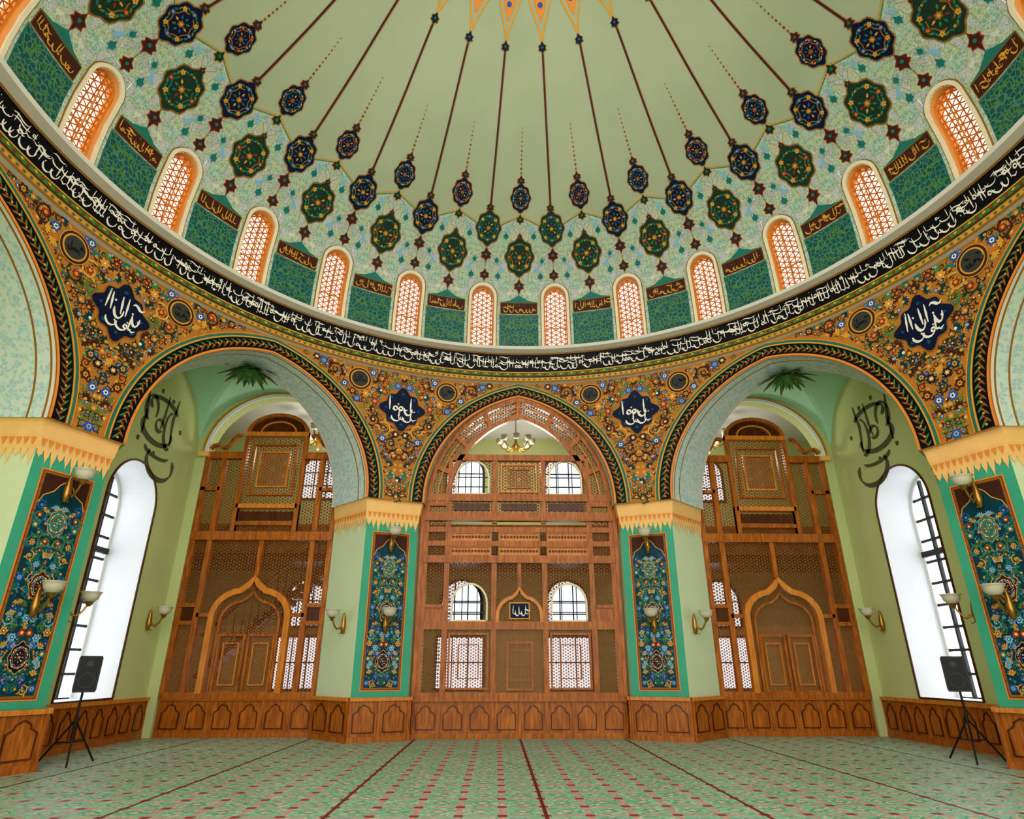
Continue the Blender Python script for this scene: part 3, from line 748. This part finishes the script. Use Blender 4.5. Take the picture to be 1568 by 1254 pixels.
for (x0,x1) in ((-2.5,-2.03),(2.03,2.5)): bar(mb,Mp,x0,x1,2.72,3.1,-.02,.05,'wood'); bar(mb,Mp,x0,x1,3.06,3.14,-.02,.09,'wood')
bar(mb,Mp,-.05,.05,3.5,4.3,-.03,.07,'wood')
og=ogee(0,.58,2.7,2.85,3.55); rib(mb,Mp,og,.09,'wood_l',-.04,.11)
for sx in (-1.32,1.32):
    frame(mb,Mp,sx-.5,sx+.5,1.12,2.42,.05,'wood',-.03,.05)
    frame(mb,Mp,sx-.26,sx+.26,1.35,2.15,.03,'wood',-.02,.04)
    for z0,zsp,rr in ((2.74,3.18,.50),(6.14,6.62,.50)):
        ol=arch_out(sx-.46,sx+.46,z0,zsp,rr,14); rib(mb,Mp,ol+[ol[0]],.05,'pale',-.03,.03)
        for kx in (-.2,.2): bar(mb,Mp,sx+kx-.012,sx+kx+.012,z0,zsp+rr*.86,-.02,.015,'grey')
        bar(mb,Mp,sx-.44,sx+.44,z0+.2,z0+.225,-.02,.015,'grey'); bar(mb,Mp,sx-.44,sx+.44,zsp,zsp+.025,-.02,.015,'grey')
for sx in (-1.32,0,1.32):
    for z0,z1 in ((4.43,4.66),(4.82,5.04)): 
        frame(mb,Mp,sx-.55,sx+.55,z0,z1,.03,'wood_l',-.02,.06); quad(mb,Mp,sx-.53,sx+.53,z0,z1,.01,'wood_l')
        for k in range(12): 
            xx=sx-.48+.087*k; fan(mb,Mp,(xx,(z0+z1)/2),circ((xx,(z0+z1)/2),.04,6,1),'wood_d',.02)
    bar(mb,Mp,sx-.5,sx+.5,5.66,5.86,-.02,.05,'wood_d')
frame(mb,Mp,-.5,.5,6.2,7.0,.05,'wood_l',-.03,.06)
quad(mb,Mp,-.3,.3,6.35,6.85,.01,'lat_f'); frame(mb,Mp,-.32,.32,6.33,6.87,.04,'wood',-.03,.05)
bar(mb,Mp,-.27,.27,2.78,3.2,.0,.06,'gold'); bar(mb,Mp,-.24,.24,2.81,3.17,.06,.065,'navy')
callig(mb,Mp,-.18,.2,2.85,3.13,.03,'ivory',.069,random.Random(8),.07)
frame(mb,Mp,-.32,.32,1.1,2.2,.05,'wood',-.02,.07)
for z in (1.3,1.65,2.0): bar(mb,Mp,-.32,.32,z,z+.03,-.02,.04,'wood')
for off,w,mt in ((-.07,.13,'wood'),(-.30,.03,'wood_l'),(-.58,.13,'wood')):
    rib(mb,Mp,arch_full(2.6,off,26),w,mt,-.06,.10)
ro=arch_full(2.6,-.07,28); ri_=arch_full(2.6,-.58,28)
for i in range(0,len(ro),7):
    a,b=ro[i],ri_[min(i,len(ri_)-1)]; rib(mb,Mp,[a,b],.14,'wood',-.05,.09)
for i in range(len(ro)-1):
    q=[ro[i],ro[i+1],ri_[i+1],ri_[i]]; mb.face([Mp(x,z,0) for x,z in q],'lat',q)
quad(mb,Mp,-2.6,-1.95,.95,5.9,0,'lat'); quad(mb,Mp,1.95,2.6,.95,5.9,0,'lat')
quad(mb,Mp,-1.95,1.95,.95,2.62,0,'lat_f')
opl=[(sx-.46,sx+.46,2.74,topf(sx-.46,sx+.46,3.18,.5)) for sx in (-1.32,1.32)]
wallop(mb,Mp,-1.95,1.95,2.62,4.4,opl,'lat')
quad(mb,Mp,-1.95,1.95,5.5,6.0,0,'lat')
opl=[(sx-.46,sx+.46,6.14,topf(sx-.46,sx+.46,6.62,.5)) for sx in (-1.32,1.32)]
wallop(mb,Mp,-1.95,1.95,6.0,7.2,opl,'lat')
mb.build('screen_frame',scr)
for sg in (-1,1):
    scr=empty('carved_wooden_screen'); mb=MB(); Mp=planeM((sg*SX,9.62,0),(1,0,0),(0,-1,0)); W=1.95
    wainscot(mb,Mp,-W,W,.92,6,0)
    for x in (-W+.05,-1.42,1.42,W-.05): bar(mb,Mp,x-.07,x+.07,.9,7.3,-.05,.10,'wood')
    for x in (-1.0,1.0): bar(mb,Mp,x-.07,x+.07,.9,2.9,-.05,.12,'wood')
    for x in (-.86,.86): bar(mb,Mp,x-.06,x+.06,5.0,8.1,-.05,.11,'wood')
    bar(mb,Mp,-.06,.06,3.9,5.0,-.04,.08,'wood')
    for z,h in ((.95,.08),(5.0,.12)): bar(mb,Mp,-W,W,z-h,z+h,-.06,.13,'wood')
    for a,b in ((-W,-.86),(.86,W)): bar(mb,Mp,a,b,7.25,7.45,-.06,.13,'wood')
    for s2 in (-1,1):
        a,b=sorted((s2*1.42,s2*W))
        bar(mb,Mp,a,b,2.65,2.75,-.05,.12,'wood'); bar(mb,Mp,a,b,3.1,3.2,-.05,.12,'wood'); bar(mb,Mp,a,b,2.75,3.1,0,.05,'wood_d')
        bar(mb,Mp,a,b,6.3,6.4,-.05,.1,'wood')
        a,b=sorted((s2*1.0,s2*1.42)); bar(mb,Mp,a,b,2.85,2.95,-.05,.1,'wood')
        rib(mb,Mp,[(s2*(1.0+.9*t),7.95-.45*t+.12*math.sin(t*9)) for t in [i/12 for i in range(13)]],.08,'wood',-.04,.10)
    og=ogee(0,1.0,1.0,2.85,3.85); rib(mb,Mp,og,.15,'wood_l',-.04,.15)
    rib(mb,Mp,ogee(0,.78,1.0,2.75,3.5),.06,'wood',-.03,.08)
    for x in (-.86,.86): bar(mb,Mp,x-.06,x+.06,5.1,5.9,-.03,.14,'wood')
    bar(mb,Mp,-.86,.86,5.78,5.9,-.04,.14,'wood_l'); bar(mb,Mp,-.8,.8,5.3,5.4,-.04,.10,'wood'); bar(mb,Mp,-.75,.75,5.45,5.7,.0,.04,'wood_d')
    bar(mb,Mp,-.92,.92,7.95,8.08,-.05,.14,'wood_l')
    pd=[(-.86,8.08)]+[(-.86*math.cos(pi*i/12),8.08+.55*math.sin(pi*i/12)) for i in range(1,12)]+[(.86,8.08)]
    rib(mb,Mp,pd,.10,'wood',-.05,.12); fan(mb,Mp,(0,8.3),pd,'wood_d',.0)
    rib(mb,Mp,[(x*.6,8.1+(z-8.08)*.6) for x,z in pd],.05,'wood_l',0,.05)
    frame(mb,Mp,-.62,.62,6.2,7.7,.06,'wood',-.03,.07)
    quad(mb,Mp,-.4,.4,6.45,7.45,.02,'lat_f'); frame(mb,Mp,-.42,.42,6.43,7.47,.05,'wood_l',-.03,.05)
    quad(mb,Mp,-W,W,2.65,7.35,0,'lat'); quad(mb,Mp,-.86,.86,7.35,8.1,0,'lat')
    quad(mb,Mp,-W,W,.95,2.65,0,'lat_f')
    for a,b in ((-.74,-.03),(.03,.74)):
        frame(mb,Mp,a+.03,b-.03,1.03,2.4,.06,'wood',-.02,.08); frame(mb,Mp,a+.16,b-.16,1.2,2.2,.03,'wood_l',-.02,.05)
    fan(mb,Mp,(-.05,1.25),circ((-.05,1.25),.035,8),'brass',.1)
    mb.build('screen_frame',scr)
# ---------------------------------------------------------------- GALLERY BEHIND
YB=14.6
wins=[]
for x in (-7.2,-1.83,1.83,7.2):
    for (zs,zsp,ri,hwid) in ((2.9,3.75,.72,.70),(7.35,8.35,.72,.70)): wins.append((x,zs,zsp,ri,hwid))
    wins.append((x,.95,2.6,0.001,.80))
mb=MB(); quad(mb,planeM((0,YB,0),(1,0,0),(0,-1,0)),-12,12,0,10.2,0,'wall'); mb.build('wall_back')
wn=1; Mp=planeM((0,YB,0),(1,0,0),(0,-1,0))
for (x,zs,zsp,ri,h) in wins:
    w=empty('window_%d'%(wn+2)); wn+=1; mb=MB(); ol=arch_out(x-h,x+h,zs,zsp,ri,16)
    fan(mb,Mp,(x,(zs+zsp)/2),ol,'day2',.012); rib(mb,Mp,ol+[ol[0]],.09,'grey',0,.07)
    for k in (-.33,0.33): bar(mb,Mp,x+k*h*1.0-.02,x+k*h+.02,zs,zsp+ri*.93,.012,.05,'grey')
    for z in ((zs+zsp)/2,zsp): bar(mb,Mp,x-h,x+h,z-.02,z+.02,.012,.05,'grey')
    mb.build('glazing',w)
mb=MB()
mb.face([(-12,9.5,9.75),(12,9.5,9.75),(12,YB,9.75),(-12,YB,9.75)],'white'); mb.build('ceiling')
for sg,n_ in ((-1,'wall_gallery_left'),(1,'wall_gallery_right')):
    mb=MB(); quad(mb,planeM((sg*12,0,0),(0,1,0),(-sg,0,0)),9.5,YB,0,10.2,0,'wall')
    quad(mb,planeM((0,9.5,0),(1,0,0),(0,-1,0)),sg*9.4,sg*12,0,10.4,0,'wall'); mb.build(n_)
for sg in (-1,1):
    mb=MB(); Mq=planeM((sg*3.9,9.95,0),(0,1,0),(-sg,0,0))
    wallop(mb,Mq,0,4.65,0,9.75,[(.3,4.3,0,topf(.3,4.3,6.8,2.2))],'wall'); mb.build('wall_gallery_partition_'+('left' if sg<0 else 'right'))
mb=MB(); 
for a,b in ((-11.9,-5.2),(-3.7,3.7),(5.2,11.9)):
    Mq=planeM((0,12.4,0),(1,0,0),(0,-1,0)); bar(mb,Mq,a,b,4.75,5.0,-2.15,0,'wood_d'); bar(mb,Mq,a,b,5.0,5.9,-.03,.02,'lat'); bar(mb,Mq,a,b,5.85,5.95,-.05,.05,'wood')
mb.build('timber_gallery_balcony')
mb=MB(); Mq=planeM((0,11.3,0),(1,0,0),(0,-1,0))
for i in range(17):
    x=-9.0+.22*i; z=1.6+.2*i; bar(mb,Mq,x,x+.24,z-.05,z+.13,-.9,0,'wood_d')
for dz in (-.15,.95): rib(mb,Mq,[(-9.1,1.5+dz),(-5.2,5.05+dz)],.12 if dz<0 else .06,'wood_d',0,.06)
for i in range(17): 
    x=-9.0+.22*i; z=1.6+.2*i; bar(mb,Mq,x+.1,x+.13,z,z+.9,.0,.03,'wood_d')
mb.build('wooden_staircase')
def chandelier(pos,s=1.0):
    par=empty('chandelier'); pos=Vector(pos); mb=MB()
    mb.tube([pos+Vector((0,0,9.74-pos.z)),pos],.02,'brass'); mb.lathe(pos,[(0,-.35*s),(.05*s,-.3*s),(.03*s,-.2*s),(.12*s,-.1*s),(.14*s,0),(.06*s,.1*s),(.03*s,.3*s),(.08*s,.38*s),(0,.45*s)],'brass',12)
    mb.lathe(Vector((pos.x,pos.y,9.68)),[(0,-.05),(.12,0),(.16,.06)],'brass',12)
    for k in range(8):
        a=2*pi*k/8; d=Vector((math.cos(a),math.sin(a),0)); e=[pos+d*(.08+.48*t)*s+Vector((0,0,-.16*math.sin(pi*t)+.08*t))*s for t in [i/8 for i in range(9)]]
        mb.tube(e,.02*s,'brass',5); q=e[-1]
        mb.lathe(q,[(.02*s,0),(.08*s,.02*s),(.11*s,.09*s),(.10*s,.15*s),(.12*s,.18*s),(.07*s,.15*s),(0,.1*s)],'shade',10)
    mb.build('chandelier_body',par,smooth=True,merge=True)
    l=bpy.data.lights.new('chandelier_bulb','POINT'); l.energy=120; l.color=(1,.95,.86); l.shadow_soft_size=.35; o=bpy.data.objects.new('chandelier_bulb',l); o.location=pos+Vector((0,0,-.6)); sc.collection.objects.link(o); o.parent=par
chandelier((0,12.0,8.55)); chandelier((-6.55,11.6,8.62),1.15); chandelier((6.45,11.6,8.62),1.15)
def speaker(x,y,yaw):
    par=empty('loudspeaker_on_stand'); ca,sa=math.cos(yaw),math.sin(yaw)
    Mq=planeM((x,y,0),(ca,sa,0),(sa,-ca,0)); mb=MB()
    f=[(-.17,1.18),(.17,1.18),(.19,1.22),(.19,1.76),(.17,1.80),(-.17,1.80),(-.19,1.76),(-.19,1.22)]
    bk=[(u*.72,v) for u,v in f]
    for i in range(8):
        j=(i+1)%8; mb.face([Mq(*f[i],.17),Mq(*f[j],.17),Mq(*bk[j],-.15),Mq(*bk[i],-.15)],'blackp')
    mb.face([Mq(*p,.17) for p in f],'blackp'); mb.face([Mq(*p,-.15) for p in bk],'blackp')
    rib(mb,Mq,[(p[0]*.92,1.49+(p[1]-1.49)*.94) for p in f+[f[0]]],.012,'metal',.17,.18)
    fan(mb,Mq,(0,1.38),circ((0,1.38),.13,20),'metal',.172); fan(mb,Mq,(0,1.38),circ((0,1.38),.115,20),'blackp',.175); fan(mb,Mq,(0,1.66),circ((0,1.66),.05,14),'metal',.172)
    mb.build('cabinet',par); mb=MB()
    mb.tube([Mq(0,1.2,0),Mq(0,.35,0)],.02,'blackp',8); mb.tube([Mq(0,.80,0),Mq(0,.66,0)],.032,'blackp',8)
    for k in range(3):
        a=yaw+2*pi*k/3+.5; d=Vector((math.cos(a),math.sin(a),0)); p0=Vector((x,y,.72)); mb.tube([p0,p0+d*.50+Vector((0,0,-.70))],.016,'blackp'); mb.tube([Vector((x,y,.36)),p0+d*.25+Vector((0,0,-.35))],.011,'blackp')
    mb.build('tripod',par)
speaker(-8.2,4.78,rad(35)); speaker(8.2,4.78,rad(-35))
mb=MB(); mb.prism([Vector((-12,-13)),Vector((12,-13)),Vector((12,YB)),Vector((-12,YB))],-.2,-.012,'cornice'); mb.build('floor')
mb=MB(); mb.face([(-9.38,-12,0.0),(9.38,-12,0.0),(9.38,9.48,0.0),(-9.38,9.48,0.0)],'carpet'); mb.build('prayer_carpet')
# ---------------------------------------------------------------- light, world, camera
w=bpy.data.worlds.new('World'); sc.world=w; w.use_nodes=True; bg=w.node_tree.nodes['Background']; bg.inputs[0].default_value=(1.0,.97,.94,1); bg.inputs[1].default_value=2.45
cd=bpy.data.cameras.new('camera'); cam=bpy.data.objects.new('camera',cd); sc.collection.objects.link(cam); sc.camera=cam
cd.sensor_width=36; cd.lens=951/1568*36; cd.clip_end=200
cam.location=(-.60,-7.95,1.57); cam.rotation_euler=(rad(90+22.7),0,rad(-1.35))
